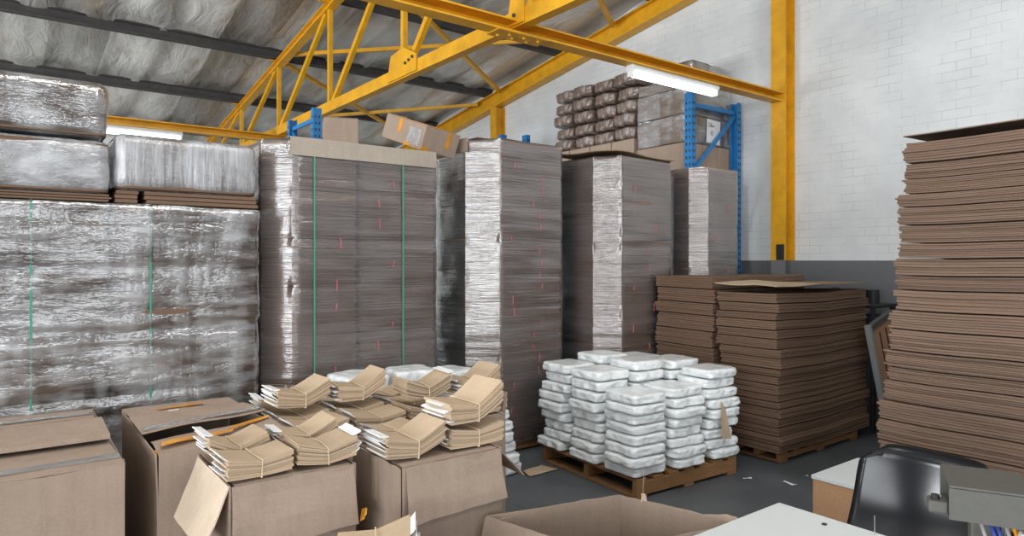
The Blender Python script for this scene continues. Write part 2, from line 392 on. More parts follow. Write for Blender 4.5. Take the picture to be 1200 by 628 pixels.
# ---- yellow steel
def web(a, b, w=.055, h=.055): return MB().bar(a, b, w, h, up=(1, 0, 0))
TX = 3.2; ZB = 3.455
tr = empty('roof_truss', (TX, 4.1, ZB), 0, 'yellow steel roof truss with sloping top chord and bolted bottom chord', 'roof truss', None, 'structure')
O = Vector((TX, 4.1, ZB))
y0, y1 = .2, 14.2
MB().profile(Vector((TX, y0, zr(y0)-.06))-O, Vector((TX, y1, zr(y1)-.06))-O, ibeam(.1, .11), up=(0, .144, .99)).build('top_chord', 'yellow', tr)
bc = MB(); bc.profile(Vector((TX, y0, ZB))-O, Vector((TX, y1, ZB))-O, channel(.125, .09)); bc.build('bottom_chord', 'yellow', tr)
TN = [y for y in NODES if y0 < y < y1]
for k, y in enumerate(TN):
    MB().bar(Vector((TX, y, ZB+.05))-O, Vector((TX, y, zr(y)-.1))-O, .055, .05, up=(1, 0, 0)).build('vertical_strut', 'yellow', tr)
    if k+1 < len(TN):
        MB().bar(Vector((TX, y+.1, zr(y)-.12))-O, Vector((TX, TN[k+1]-.1, ZB+.05))-O, .06, .05, up=(1, 0, 0)).build('diagonal_strut', 'yellow', tr)
    MB().bar(Vector((TX-.14, y, zr(y)-.02))-O, Vector((TX+.1, y, zr(y)-.02))-O, .06, .012).build('purlin_cleat', 'yellow', tr)
def gusset(y, wlo, whi, h, bolts):
    g = MB(); x = TX-.05
    pts = [(y-wlo, ZB-.05), (y+wlo, ZB-.05), (y+whi, ZB+h), (y-whi*.2, ZB+h+.03), (y-wlo, ZB+h*.55)]
    n = len(pts); vs = [Vector((x-.012*k, a, b))-O for k in (0, 1) for a, b in pts]
    g.mesh(vs, [tuple(range(n)), tuple(range(n, 2*n))[::-1]] + [(i, n+i, n+(i+1) % n, (i+1) % n) for i in range(n)])
    gp = g.build('gusset_plate', 'yellow', tr)
    for dy, dz in bolts:
        MB().cyl(Vector((x-.02, y+dy, ZB+dz))-O, .014, .022, (1, 0, 0), 6).build('bolt', 'purlin', gp)
gusset(5.99-.05, .3, .22, .2, [(-.24, .09), (-.17, .075), (-.1, .06)])
gusset(4.1, .1, .04, .24, [(-.03, .16), (.0, .02)])
# horizontal tie beams through the truss to the wall columns
def tie(y, z, x0, x1, label):
    t = MB().profile((x0, y, z), (x1, y, z), channel(.1, .13), up=(0, 0, 1)); o = t.build('tie_beam', 'yellow')
    return tag(o, label, 'steel beam', None, 'structure')
tie(4.13, 3.385, -8, XW-.2, 'yellow tie beam running from the truss to the wall column, light hung below')
tie(9.77, 3.35, -8, TX+.2, 'yellow tie beam behind the wrapped stacks at upper left')
cp = MB(); cp.box((0, 0, 0), (.5, .17, .012), None, .004)
cpo = cp.build('splice_plate', 'yellow'); cpo.location = (TX, 4.13, 3.328)
tag(cpo, 'bolted yellow splice plate where tie beam crosses the truss', 'steel plate', kind='structure')
for i in range(6): MB().cyl((-.18+.07*i, .03*(-1)**i, -.012), .013, .016, n=6).build('bolt', 'yellow', cpo)
# rafter along the gable wall and its columns
rb = MB().profile((XW-.1, -4, zr(-4)-.13), (XW-.1, 14.2, zr(14.2)-.13), ibeam(.25, .16, .016), up=(0, .144, .99))
tag(rb.build('gable_rafter', 'yellow'), 'yellow sloping rafter along the top of the brick wall', 'steel beam', kind='structure')
for y, lab in ((4.13, 'yellow steel wall column with grey foot beside the tall blue rack'), (9.5, 'short visible yellow wall column above the middle wrapped stack')):
    c = empty('wall_column', (XW-.1, y, 0), 0, lab, 'column', None, 'structure')
    for nm, z0, z1, m in (('painted_base', 0, 1.6, 'grey_dado'), ('shaft', 1.6, zr(y)-.27, 'yellow')):
        MB().profile((0, 0, z0), (0, 0, z1), ibeam(.2, .17, .018), up=(1, 0, 0)).build(nm, m, c)
    MB().box((-.105, -.03, 1.69), (.012, .09, .17)).build('fixing_plate', 'dark', c)
# roof bracing bars lying in the roof plane
def roofpt(px, py):
    d = FW + RT*((px-600)/FPX) + Vector((0, 0, (HOR-py)/FPX)); k = 4.76+.145*7.85 - .07
    t = (k - CH)/(d.z + .145*d.y); return Vector((0, 0, CH)) + d*t
for (a, b, lab) in (((343, 64), (655, 46), 'upper yellow bracing bar crossing behind the truss'),
                    ((380, 136), (583, 121), 'lower yellow bracing bar behind the small box'),
                    ((335, 75), (462, 151), 'thin yellow brace slanting down toward the tilted box'),
                    ((484, 6), (591, 113), 'thin yellow brace slanting down to the gable rafter'),
                    ((700, -6), (722, 38), 'short yellow brace at the upper end of the gable rafter')):
    A, B = roofpt(*a), roofpt(*b)
    if B.x > XW-.2: B = A + (B-A)*((XW-.2-A.x)/(B.x-A.x))
    tag(MB().bar(A, B, .06, .05).build('roof_brace', 'yellow'), lab, 'steel brace', 'roof bracing bars', 'structure')

# ---- fluorescent lights
def light(x0, x1, y, z, label):
    r = empty('fluorescent_light', ((x0+x1)/2, y, z), 0, label, 'light'); L = x1-x0
    MB().profile((-L/2, 0, .02), (L/2, 0, .02), [(-.04, -.025), (.04, -.025), (.055, .0), (.03, .035), (-.03, .035), (-.055, 0)]).build('housing', 'fixture', r)
    for s in (-1, 1):
        MB().box((s*(L/2-.012), 0, -.03), (.024, .075, .06), None, .006).build('lamp_holder', 'fixture', r)
    for s in (-1, 1): MB().box((s*L*.3, 0, .043), (.05, .06, .03)).build('mounting_clip', 'fixture', r)
    for s in (-1, 1):
        MB().tube([(-L/2+.025, s*.024, -.035), (L/2-.025, s*.024, -.035)], .018, 12).build('tube', 'tube', r, True)
    return r
light(4.45, 5.68, 4.13, 3.29, 'lit fluorescent light under the tie beam by the wall column')
light(.70, 1.92, 9.77, 3.243, 'lit fluorescent light beyond the wrapped blocks at upper left')
light(.74, 1.96, 4.0, 3.37, 'fluorescent light cut off by the top edge beside the truss')

# ================================================================== pallets
def pallet_parts(parent, w, d, h=.13, name=None, mb_only=False):
    """stringer pallet: three stringers along x, boards across"""
    p = parent if name is None else empty(name)
    for j in (-1, 0, 1):
        s = MB().box((0, j*(d/2-.022), h/2), (w, .044, h-.044), None, .003); s.build('stringer', 'wood', p)
    n = 7
    for i in range(n):
        x = -w/2 + .05 + (w-.1)*i/(n-1)
        MB().box((x, 0, h-.011), (.095, d, .02), None, .002).build('deck_board', 'wood', p)
    for i in (0, 3, 6):
        x = -w/2 + .05 + (w-.1)*i/(n-1)
        MB().box((x, 0, .011), (.095, d, .02), None, .002).build('bottom_board', 'wood', p)

# ================================================================== wrapped tall stacks
def wrapped(name, label, x0, x1, ya, yb, h, nb, r=.06, filmm='film', cols=1, straps=(), marks=0, seed=0, sheets=12, mat='grey_stack', jit=.005, famp=.006, cham=False):
    W, D = x1-x0, yb-ya; rs = min(r, .035); rc = (rs, rs, r, r)
    root = empty(name, ((x0+x1)/2, (ya+yb)/2, 0), 0, label, 'wrapped stack')
    pl = MB()
    pw, pd = W-.04, D-.04
    for j in (-1, 0, 1): pl.box((0, j*(pd/2-.03), .055), (pw, .06, .07))
    for i in range(6): pl.box((-pw/2+.06+(pw-.12)*i/5, 0, .1), (.1, pd, .02)); 
    pl.build('pallet', 'wood', root)
    zb = .112; hb = (h-zb)/nb; seams = []
    cw = W/cols
    for c in range(cols):
        for k in range(nb):
            b = MB(); rr = random.Random(seed*31+k+c*7)
            ridged(b, cw-.012, D-.02, zb+k*hb+.001, zb+(k+1)*hb-.001, min(r, cw*.3), sheets, jit, .004, seed*17+k+c*5, 0, 5, 8,
                   (-W/2+cw*(c+.5)+rr.uniform(-.004, .004), rr.uniform(-.004, .004)), .002, 0, rc if cols == 1 else ((rs, rs, r, r) if c == 0 and cham else (rs,)*4), cham and c == 0)
            b.build('board_bundle', mat, root); seams.append(zb+(k+1)*hb)
    f = MB(); film_shell(f, W+.014, D+.014, zb-.03, h+.004, r+.008, famp, seed, int(h*34), 18, .08, seams[:nb-1], False, tuple(q+.008 for q in rc), cham)
    f.build('stretch_wrap', filmm, root, True)
    for sx in straps:
        s = MB(); sx -= (x0+x1)/2; yf = -D/2-(.018 if cham or cols == 1 else .003)
        s.box((sx, yf, (h+zb)/2), (.010, .003, h-zb)); s.box((sx, -D/4, h+.011), (.010, D/2+.04, .003))
        s.build('green_strap', 'green', root)
    if marks:
        rr = random.Random(seed)
        for k in range(marks):
            x = rr.choice((-.13, .12, .2))*W + rr.uniform(-.02, .02); z = zb + .15 + (h-zb-.25)*k/marks
            MB().box((x, -D/2-.013, z), (.004, .003, rr.uniform(.04, .08)), Matrix.Rotation(rr.uniform(-.15, .15), 4, 'Y')).build('pink_mark', 'pink', root)
    return root
# left double-width pallet
wrapped('wrapped_pallet_load', 'wide low film-wrapped load at left with loose shiny wrinkles and two green straps', -.32, 1.32, 4.42, 5.5, 1.915, 5, .05, 'film_rough', 2, (.13, .70), 0, 3, 9, 'brown_stack', .006, .012)
# tall stack with pale cap
S2 = wrapped('wrapped_board_stack', 'broad tall wrapped stack with pale cap strip and two green straps', 1.39, 2.66, 4.45, 5.6, 2.40, 7, .15, 'film', 2, (1.69, 2.36), 14, 5, 24, cham=True)
s2x, s2y = (1.39+2.66)/2, (4.45+5.6)/2
c = MB(); c.panel([(-.50, -.592, 2.30), (.615, -.592, 2.30), (.615, -.592, 2.418), (-.50, -.592, 2.418)], .004, 10, 2, .003, 4)
c.panel([(-.50, -.594, 2.418), (.615, -.594, 2.418), (.615, .2, 2.422), (-.50, .2, 2.422)], .004, 10, 6, .004, 9)
c.build('cap_sheet', 'cap', S2)
S3 = wrapped('wrapped_board_stack', 'tall wrapped stack standing left of the dark-lidded stack, shiny corner facing out', 3.05, 3.94, 4.45, 5.25, 2.59, 9, .2, 'film', 1, (), 22, 6, 20, cham=True)
c = MB(); c.panel([(-.40, -.3, 2.602), (-.2, -.3, 2.602), (-.2, .38, 2.602), (-.40, .38, 2.602)], .004, 4, 4, .002, 2)
c.panel([(-.462, -.25, 2.49), (-.462, .3, 2.49), (-.462, .3, 2.604), (-.462, -.25, 2.604)], .004, 4, 2, .002, 2); c.build('cap_sheet', 'kraft', S3)
S4 = wrapped('wrapped_board_stack', 'tall wrapped stack under a dark warped lid sheet, between two other wrapped stacks', 4.24, 5.10, 4.2, 4.98, 2.53, 6, .17, 'film', 1, (), 12, 8, 26, cham=True)
c = MB(); c.panel([(-.5, -.40, 2.56), (.44, -.42, 2.545), (.46, .3, 2.56), (-.5, .36, 2.60)], .006, 12, 8, .035, 11); c.build('lid_sheet', 'top_board', S4, label='dark warped lid sheet')
wrapped('wrapped_board_stack', 'slim wrapped stack in front of the blue rack upright', 5.53, 6.17, 4.2, 4.65, 2.53, 4, .13, 'film', 1, (), 7, 9, 30, cham=True)

# ---- wrapped blocks on the wide load
def block(label, x0, x1, ya, yb, z0, z1, seed, r=.05, vert=False, mat='brown_stack', fm='film_milky'):
    W, D, H = x1-x0, yb-ya, z1-z0
    root = empty('wrapped_block', ((x0+x1)/2, (ya+yb)/2, z0), 0, label, 'wrapped bundle', 'film-wrapped blocks on the wide load')
    b = MB(); ridged(b, W-.016, D-.016, .004, H-.012, r, 8, .003, .004, seed, 0, 5, 6); b.build('board_bundle', mat, root)
    base = rrect(W, D, r+.006, 6, 12); f = MB(); rs = []
    for j in range(15):
        t = j/14; z = H*t; e = (1-abs(2*t-1)**6)**.5
        rs.append([Vector((p.x, p.y, z)) - n*(.03*(1-e)) + n*noise.noise(Vector((p.x*5, p.y*5, z*7+seed)))*.009 for p, n in base])
    for t in (.25, .6, .9): rs.append([Vector((p.x*(1-t), p.y*(1-t), H + .006 + noise.noise(Vector((p.x*(1-t)*6, p.y*(1-t)*6, seed)))*.006)) for p, n in base])
    rings(f, rs); f.build('stretch_wrap', fm, root, True)
    return root
def sheetpile(label, x0, x1, ya, yb, z0, z1, seed, mat='brown_stack'):
    o = empty('flat_board_bundle', ((x0+x1)/2, (ya+yb)/2, z0), 0, label, 'cardboard', 'flat boards under the wrapped blocks')
    n = 3
    for k in range(n):
        b = MB(); t = (z1-z0)/n
        b.box((random.Random(seed+k).uniform(-.008, .008), 0, t*(k+.5)), (x1-x0, yb-ya, t-.003), None, .003); b.build('board', mat, o)
T = 1.932
sheetpile('flat brown boards under the lower milky block at far left', -.3, .50, 4.46, 5.4, T, T+.045, 1)
sheetpile('flat brown boards at the right end under the striped block', .68, 1.32, 4.46, 5.4, T, T+.075, 2)
sheetpile('short flat brown boards under the left end of the striped block', .53, .645, 4.47, 5.4, T, T+.075, 3)
block('lower of two stacked milky film-wrapped blocks at far left', -.3, .505, 4.44, 5.4, T+.047, 2.275, 21, .06)
block('upper of two stacked film-wrapped blocks at far left, clearer film', -.3, .495, 4.46, 5.4, 2.30, 2.61, 22, .05, fm='film_rough')
block('film-wrapped block with fine vertical streaks beside the tall strapped stack', .52, 1.325, 4.45, 5.4, T+.078, 2.335, 23, .06, fm='film_vert')

# ---- small boxes on the tall stacks
def closed_box(name, label, w, d, h, loc, rot, tapes=(), mat='kraft', group=None, cat='box'):
    r = empty(name, loc, 0, label, cat, group); r.rotation_euler = rot
    MB().box((0, 0, h/2), (w, d, h), None, .004, 2).build('carton_body', mat, r)
    MB().box((0, -d/4-.002, h+.003), (w-.006, d/2-.006, .004)).build('flap', mat, r); MB().box((0, d/4+.002, h+.003), (w-.006, d/2-.006, .004)).build('flap', mat, r)
    for lo, hi, m in tapes: MB().span(lo, hi).build('tape_strip', m, r)
    return r
closed_box('small_carton', 'small plain brown box on top of the broad strapped stack', .27, .3, .32, (2.24, 5.30, 2.425), (0, 0, -.35))
tb = closed_box('taped_carton', 'brown box with orange tape tilted forward on top of the broad strapped stack', .40, .46, .19, (2.70, 4.82, 2.515), (.34, .05, .30),
    [((-.2, -.16, .194), (.2, -.12, .1965), 'tape'), ((-.2, -.025, .1965), (.2, .03, .199), 'tape'), ((-.12, -.23, .1965), (-.07, .23, .199), 'tape'), ((.06, -.2325, .06), (.10, -.23, .19), 'tape'),
     ((-.2025, .03, .08), (-.2, .07, .19), 'tape'), ((-.205, -.2, .02), (-.2005, -.06, .15), 'clear_tape'), ((-.2025, -.1, .0), (-.2, -.03, .03), 'tape'), ((-.2, -.2325, 0), (-.12, -.23, .03), 'tape')])
# ================================================================== blue racking
def rack_post(mb, x, y, h):
    """perforated upright: open section with slot holes sunk in its front"""
    mb.profile((x, y, 0), (x, y, h), [(-.05, -.035), (.05, -.035), (.05, .035), (.042, .035), (.042, -.027), (-.042, -.027), (-.042, .035), (-.05, .035)], up=(0, 1, 0))
    return mb
def rack_frame(name, label, p, q, h, holes=True):
    """upright frame between floor points p and q"""
    p, q = Vector(p), Vector(q); d = (q-p).normalized(); L = (q-p).length
    r = empty(name, (p.x, p.y, 0), math.atan2(d.y, d.x), label, 'rack upright')
    for k, x in enumerate((0, L)):
        mb = MB(); up = (1, 0, 0) if k == 0 else (-1, 0, 0)
        s = 1 if k == 0 else -1
        sec = [(-.05, -.035), (.05, -.035), (.05, .035), (.042, .035), (.042, -.027), (-.042, -.027), (-.042, .035), (-.05, .035)]
        mb.profile((x, 0, 0), (x, 0, h), sec, up=(s, 0, 0)); po = mb.build('post', 'blue', r)
        hb = MB()
        for j in range(int(h/.075)-1):
            z = .1 + j*.075
            for sx in (-.022, .022):
                hb.box((x - s*.0355, sx, z), (.002, .014, .03))
                hb.box((x + sx*.7, .0505, z), (.014, .002, .03)); hb.box((x + sx*.7, -.0505, z), (.014, .002, .03))
        hb.build('slot', 'dark', po); MB().box((x, 0, .006), (.13, .13, .012)).build('foot_plate', 'blue', r)
    zs = [h-.12, h-.12-.78, h-.12-1.56, h-.12-2.34]
    MB().bar((.03, 0, zs[0]), (L-.03, 0, zs[0]), .03, .045).build('horizontal_strut', 'blue', r)
    for k in range(3):
        a, b = ((L-.03, 0, zs[k]-.04), (.03, 0, zs[k+1]+.03)) if k % 2 == 0 else ((.03, 0, zs[k]-.03), (L-.03, 0, zs[k+1]+.03))
        MB().bar(a, b, .03, .04).build('diagonal_strut', 'blue', r)
    MB().bar((.03, 0, .3), (L-.03, 0, .3), .03, .045).build('horizontal_strut', 'blue', r)
    return r
rack_frame('rack_upright', 'tall blue rack upright frame with diagonal brace beside the brick wall', (6.04, 4.72), (6.88, 4.72), 3.44)
rack_frame('rack_upright', 'far blue rack upright at the other end of the brown pack pile', (6.04, 7.62), (6.88, 7.62), 3.40)
f2 = rack_frame('rack_upright', 'blue rack upright standing up behind the broad strapped stack beside small box', (2.9, 7.55), (2.9, 8.35), 3.35)
MB().box((.0, -.052, 2.95), (.06, .002, .1)).build('sticker', 'white_paper', f2)
rack_frame('rack_upright', 'blue rack upright whose tip shows above the shiny cornered stack', (5.75, 7.8), (5.75, 8.4), 3.40)
def rack_beam(a, b, label):
    r = empty('rack_beam', a, 0, label, 'rack beam', 'blue rack beams'); v = Vector(b)-Vector(a)
    MB().bar((0, 0, 0), v, .045, .11).build('beam', 'blue', r)
    for p in (Vector((0, 0, 0)), v): MB().box(p, (.05, .05, .18)).build('end_plate', 'blue', r)
RZ = 2.55
rack_beam((5.985, 4.78, RZ-.06), (5.985, 7.56, RZ-.06), 'blue beam under the front edge of the brown pack pile')
rack_beam((6.93, 4.78, RZ-.06), (6.93, 7.56, RZ-.06), 'blue beam under the wall side of the brown pack pile')
dk = MB()
for k in range(17): dk.box((6.46, 4.86+.16*k, RZ), (.98, .12, .018))
tag(dk.build('rack_deck', 'wood'), 'slatted timber deck of the rack beside the brick wall', 'rack deck')

# ---- load on the rack: shrink-wrapped cartons and brown packs
def wrapcarton(label, x0, x1, ya, yb, z0, z1, seed, fm='film_rough', mat='kraft'):
    W, D, H = x1-x0, yb-ya, z1-z0
    r = empty('wrapped_carton', ((x0+x1)/2, (ya+yb)/2, z0), 0, label, 'box', 'wrapped cartons on the rack')
    MB().box((0, 0, H/2), (W-.02, D-.02, H-.014), None, .008, 2).build('carton_body', mat, r)
    f = MB(); film_shell(f, W, D, .002, H-.004, .03, .006, seed, 12, 10, 0)
    base = rrect(W, D, .03, 6, 10)
    o = f.build('stretch_wrap', fm, r, True) if fm else None
    if fm:
        t = MB(); rings(t, [[Vector((p.x*s, p.y*s, H-.002+.004*noise.noise(Vector((p.x*8*s, p.y*8*s, seed))))) for p, n in base] for s in (1, .7, .4)]); t.build('wrap_top', fm, r, True)
    elif f.b.is_valid: f.b.free()
    return r
z = RZ+.012
for k, (xa, xb) in enumerate(((6.06, 6.36), (6.365, 6.64), (6.645, 6.92))):
    closed_box('plain_carton', ('brown carton under the wrapped cartons, showing left of the rack brace', 'brown carton under the wrapped cartons, middle of its row', 'brown carton under the wrapped cartons, beside the wall')[k],
               xb-xa-.006, .72, .35, ((xa+xb)/2, 5.16, z), (0, 0, 0), (), 'kraft', 'plain cartons on the rack')
z += .36
wc = wrapcarton('film-wrapped carton with a handwritten paper sheet behind the blue brace', 6.06, 6.92, 4.8, 5.52, z, z+.31, 31, 'film_rough', 'dimkraft')
# the paper sheet with pen writing
pp = MB().box((.06, -.372, .155), (.25, .002, .27), Matrix.Rotation(.05, 4, 'Y')).build('paper_sheet', 'white_paper', wc, label='white paper sheet with pen writing')
def strokes(mb, L, ox, oz, s, y):
    for st in L: mb.tube([(ox + px*s, y, oz + pz*s) for px, pz in st], .0022, 4)
circ = lambda cx, cz, rx, rz: [(cx + rx*math.cos(2*PI*k/10), cz + rz*math.sin(2*PI*k/10)) for k in range(11)]
hw = MB()
strokes(hw, [circ(.35, .5, .35, .5), circ(1.0, .25, .2, .25), [(1.25, 1.1), (1.2, .1), (1.4, .05)], circ(1.6, .25, .17, .25)[2:] + [(1.6, .25)], circ(2.1, .22, .18, .2) + [(2.6, .3)]], -.035, .21, .045, -.3745)
strokes(hw, [[(.2, 1), (.22, 0)], circ(.75, .5, .3, .5)], .0, .115, .05, -.3745)
hw.build('handwriting', 'ink', pp)
z += .315
wrapcarton('film-wrapped carton just above the one with paper sheet', 6.06, 6.92, 4.8, 5.52, z, z+.29, 32, 'film_rough', 'dimkraft'); z += .295
wrapcarton('topmost film-wrapped carton on the rack, set back toward the wall', 6.2, 6.93, 4.82, 5.42, z, z+.33, 33, 'film_rough', 'dimkraft')
wrapcarton('flat film-wrapped carton at the left shoulder below the topmost carton', 6.06, 6.19, 4.86, 5.5, z, z+.12, 34, 'film_rough', 'dimkraft')
z = RZ+.012
for k in range(4):
    ya = 5.56 + .385*k
    closed_box('plain_carton', ['brown carton supporting the brown packs beside the wrapped cartons', 'brown carton supporting the second column of brown packs', 'brown carton supporting the third column of brown packs', 'brown carton supporting the far column of brown packs'][k],
               .84, .37, .5, (6.48, ya+.19, z), (0, 0, 0), (), 'kraft', 'plain cartons on the rack')
def softpack(mb, L, W, H, seed, amp=.012, sq=4.0, nx=16, ny=10, nz=5, pinch=.12, zn=.5):
    """soft wrapped bundle: rounded slab, sagging, creased, ends gathered"""
    vs = {}; fs = []; o = Vector((seed*5.1, seed*2.7, seed*9.3))
    def pt(u, v, t):
        m = (abs(u)**sq + abs(v)**sq + abs(t)**sq)**(1/sq); b = max(abs(u), abs(v), abs(t))
        p = Vector((u, v, t))*(b/m if m else 1)
        p = Vector((p.x*L/2*1.04, p.y*W/2*1.04, p.z*H/2*(1-pinch*abs(p.x)**3)))
        q = p*9 + o; q2 = Vector((p.x*22, p.y*14, p.z*40)) + o
        k = Vector((noise.noise(q), noise.noise(q+Vector((7, 0, 0))), noise.noise(q+Vector((0, 9, 0)))*zn))*amp
        k += Vector((noise.noise(q2), noise.noise(q2+Vector((3, 1, 0))), noise.noise(q2+Vector((0, 4, 2)))*zn))*amp*.6
        return p + k
    idx = {}
    def g(i, j, k):
        key = (i, j, k)
        if key not in idx:
            idx[key] = mb.b.verts.new(pt(2*i/nx-1, 2*j/ny-1, 2*k/nz-1))
        return idx[key]
    for i in range(nx):
        for j in range(ny):
            mb.b.faces.new([g(i, j, nz), g(i+1, j, nz), g(i+1, j+1, nz), g(i, j+1, nz)]); mb.b.faces.new([g(i, j, 0), g(i, j+1, 0), g(i+1, j+1, 0), g(i+1, j, 0)])
        for k in range(nz):
            mb.b.faces.new([g(i, 0, k), g(i+1, 0, k), g(i+1, 0, k+1), g(i, 0, k+1)]); mb.b.faces.new([g(i, ny, k), g(i, ny, k+1), g(i+1, ny, k+1), g(i+1, ny, k)])
    for j in range(ny):
        for k in range(nz):
            mb.b.faces.new([g(0, j, k), g(0, j, k+1), g(0, j+1, k+1), g(0, j+1, k)]); mb.b.faces.new([g(nx, j, k), g(nx, j+1, k), g(nx, j+1, k+1), g(nx, j, k+1)])
    return mb
def settle(o, size):
    """exact outer size, origin at the middle of the base"""
    for a in range(3):
        lo = min(v.co[a] for v in o.data.vertices); hi = max(v.co[a] for v in o.data.vertices)
        for v in o.data.vertices: v.co[a] = ((v.co[a]-lo)/(hi-lo) - (0 if a == 2 else .5))*size[a]
    return o
packs = []
for k in range(4):
    o = settle(softpack(MB(), .66, .362, .166, 40+k, .015, 9, 18, 14, 7, .1).build('brown_pack', 'brownpack', None, True), (.66, .362, .163)); packs.append(o)
rr = random.Random(12); used = [0]*4
COLW = ['column beside the wrapped cartons', 'second column from the cartons', 'third column from the cartons', 'far end column']
z0 = RZ+.012+.512
for c in range(4):
    n = 5
    for k in range(n):
        v = rr.randrange(4); o = packs[v] if not used[v] else packs[v].copy()
        if used[v]: COL.objects.link(o)
        used[v] = 1
        o.location = (6.42+rr.uniform(-.05, .03), 5.752+.374*c+rr.uniform(-.004, .004), z0 + .166*k); o.rotation_euler = (0, 0, rr.uniform(-.012, .012))
        tag(o, f'glossy brown rack pack, {nth_top(n-k)} in the {COLW[c]}', 'wrapped pack', 'brown packs piled on the rack')

# ================================================================== open stacks of brown corrugated board
def board_stack(xa, xb, ya, yb, zt, nb, seed, where, group, shift=(0, 0), mat='brown_stack', sheets=(5, 8), bow=.012, jit=.006, off=.016, pallet=True, zb0=.09):
    rr = random.Random(seed); W, D = xb-xa, yb-ya; cx, cy = (xa+xb)/2, (ya+yb)/2
    hs = [rr.uniform(.75, 1.25) for _ in range(nb)]; tot = sum(hs); z = zb0
    for k in range(nb):
        h = (zt-zb0)*hs[k]/tot; t = (z-zb0)/(zt-zb0); n = rr.randint(*sheets)
        b = MB(); ridged(b, W, D, .0015, h-.0045, .008, n, jit, .0035, seed*7+k, bow, 2, 10, (0, 0), .004, seed)
        o = b.build('board_bundle', mat)
        o.location = (cx + shift[0]*(1-t) + rr.uniform(-off, off), cy + shift[1]*(1-t) + rr.uniform(-off, off), z); o.rotation_euler = (0, 0, rr.uniform(-.012, .012))
        tag(o, f'brown corrugated bundle, {nth_top(nb-k)} in the {where}', 'cardboard bundle', group); z += h
    if pallet:
        p = empty('pallet', (cx+shift[0], cy+shift[1], 0), 0, 'wooden pallet under the ' + where, 'pallet', 'wooden pallets'); pallet_parts(p, W-.2, D-.1, zb0-.003)
board_stack(4.80, 6.24, 2.92, 3.47, 1.335, 18, 3, 'open stack beside the white packs', 'bundles of the open middle stack', (-.0, -.02), sheets=(4, 7), bow=.02)
board_stack(4.80, 6.24, 3.52, 4.14, 1.46, 12, 4, 'open stack behind the middle one', 'bundles of the open rear stack', (0, 0), sheets=(5, 9), bow=.015)
board_stack(4.52, 5.7, .55, 1.86, 2.325, 20, 5, 'tall open stack at the right edge', 'bundles of the tall right-hand stack', (-.06, .17), 'brown_stack2', (6, 10), .02, .009, .02)
o = MB().panel([(0, 0, 0), (.66, 0, .008), (.62, .58, .03), (0, .57, .02)], .005, 8, 8, .012, 5).build('loose_board', 'kraft_tan'); o.location = (4.76, 2.9, 1.394)
tag(o, 'pale warped loose sheet lying on top of the open middle stack', 'cardboard sheet')
o = MB().panel([(0, 0, .012), (.80, 0, 0), (.80, .60, 0), (0, .6, .012)], .005, 8, 8, .01, 15).build('loose_board', 'top_board'); o.location = (5.43, 2.9, 1.391)
tag(o, 'dark loose sheet on the wall side of the open middle stack', 'cardboard sheet')
o = MB().panel([(0, 0, 0), (1.2, 0, 0), (1.2, 1.32, 0), (0, 1.32, .0)], .006, 8, 8, .016, 8).build('loose_board', 'brown_stack2'); o.location = (4.5, .56, 2.378)
tag(o, 'loose top sheet with lifted edge on the tall right-hand stack', 'cardboard sheet')

# things in the gap against the wall
lp = empty('leaning_panel', (6.56, 2.78, 0), 0, 'tan panel with grey metal edge leaning in the gap beside the wall', 'panel')
rot = Matrix.Rotation(-.28, 4, 'Y') @ Matrix.Rotation(-.05, 4, 'X')
q = lambda x, y, z: rot @ Vector((x, y, z)) + Vector((0, 0, .07))
MB().box(q(0, 0, .53), (.40, .03, 1.04), rot, .003).build('board', 'chip', lp)
MB().box(q(-.215, -.01, .53), (.035, .05, 1.06), rot).build('edge_strip', 'wire_grey', lp)
for x in (-.05, .07): MB().box(q(x, -.017, .55), (.01, .008, .78), rot).build('groove_strip', 'dark', lp)
MB().box(q(0, -.012, 1.03), (.46, .045, .05), rot).build('top_strip', 'metal', lp)
ir = empty('iron_trolley', (6.63, 3.2, 0), 0, 'black iron clutter standing against the grey lower wall', 'trolley')
for x in (-.2, .2):
    for y in (-.25, .25): MB().bar((x, y, 0), (x, y, 1.16), .035, .035, (0, 1, 0)).build('leg', 'dark', ir)
MB().box((0, 0, 1.17), (.46, .56, .03), None, .004).build('top_plate', 'dark', ir)
MB().box((0, 0, .95), (.44, .54, .25), None, .01).build('housing', 'dark', ir)
MB().bar((-.22, -.2, 1.2), (-.05, .22, 1.31), .06, .03).build('lever', 'dark', ir)
MB().box((-.1, .15, 1.26), (.05, .06, .15), None, .005).build('upright_lug', 'dark', ir)
MB().cyl((.08, -.12, 1.25), .06, .13).build('knob', 'dark', ir)

# ================================================================== pallet of white packs
wp = empty('pallet', (3.925, 3.575, 0), -.06, 'wooden pallet loaded with white plastic packs', 'pallet', 'wooden pallets')
pallet_parts(wp, 1.03, 1.06, .135)
bags = []
for k in range(6):
    bags.append(settle(softpack(MB(), .365, .35, .08, 60+k, .017, 9, 30, 28, 7, .05, .16).build('white_pack', 'bag', None, True), (.345, .332, .08)))
bused = [0]*6; rb = random.Random(5)
def bag(loc, rz, label, group, v=None, s=(1, 1, 1), tilt=(0, 0)):
    v = rb.randrange(6) if v is None else v
    o = bags[v]
    if bused[v]: o = o.copy(); COL.objects.link(o)
    bused[v] = 1
    o.location = loc; o.rotation_euler = (tilt[0], tilt[1], rz); o.scale = s
    return tag(o, label, 'plastic pack', group)
cn = {(0, 0): 'nearest corner column', (0, 1): 'left side middle column', (0, 2): 'left-hand far corner column', (1, 0): 'middle column facing the table',
      (2, 0): 'corner column by the brown stack', (1, 1): 'central column', (1, 2): 'rear middle column', (2, 1): 'right-hand middle column', (2, 2): 'rear corner column'}
ct = {(0, 0): 8, (0, 1): 9, (0, 2): 9, (1, 0): 8, (2, 0): 9, (1, 1): 9, (1, 2): 9, (2, 1): 9, (2, 2): 9}
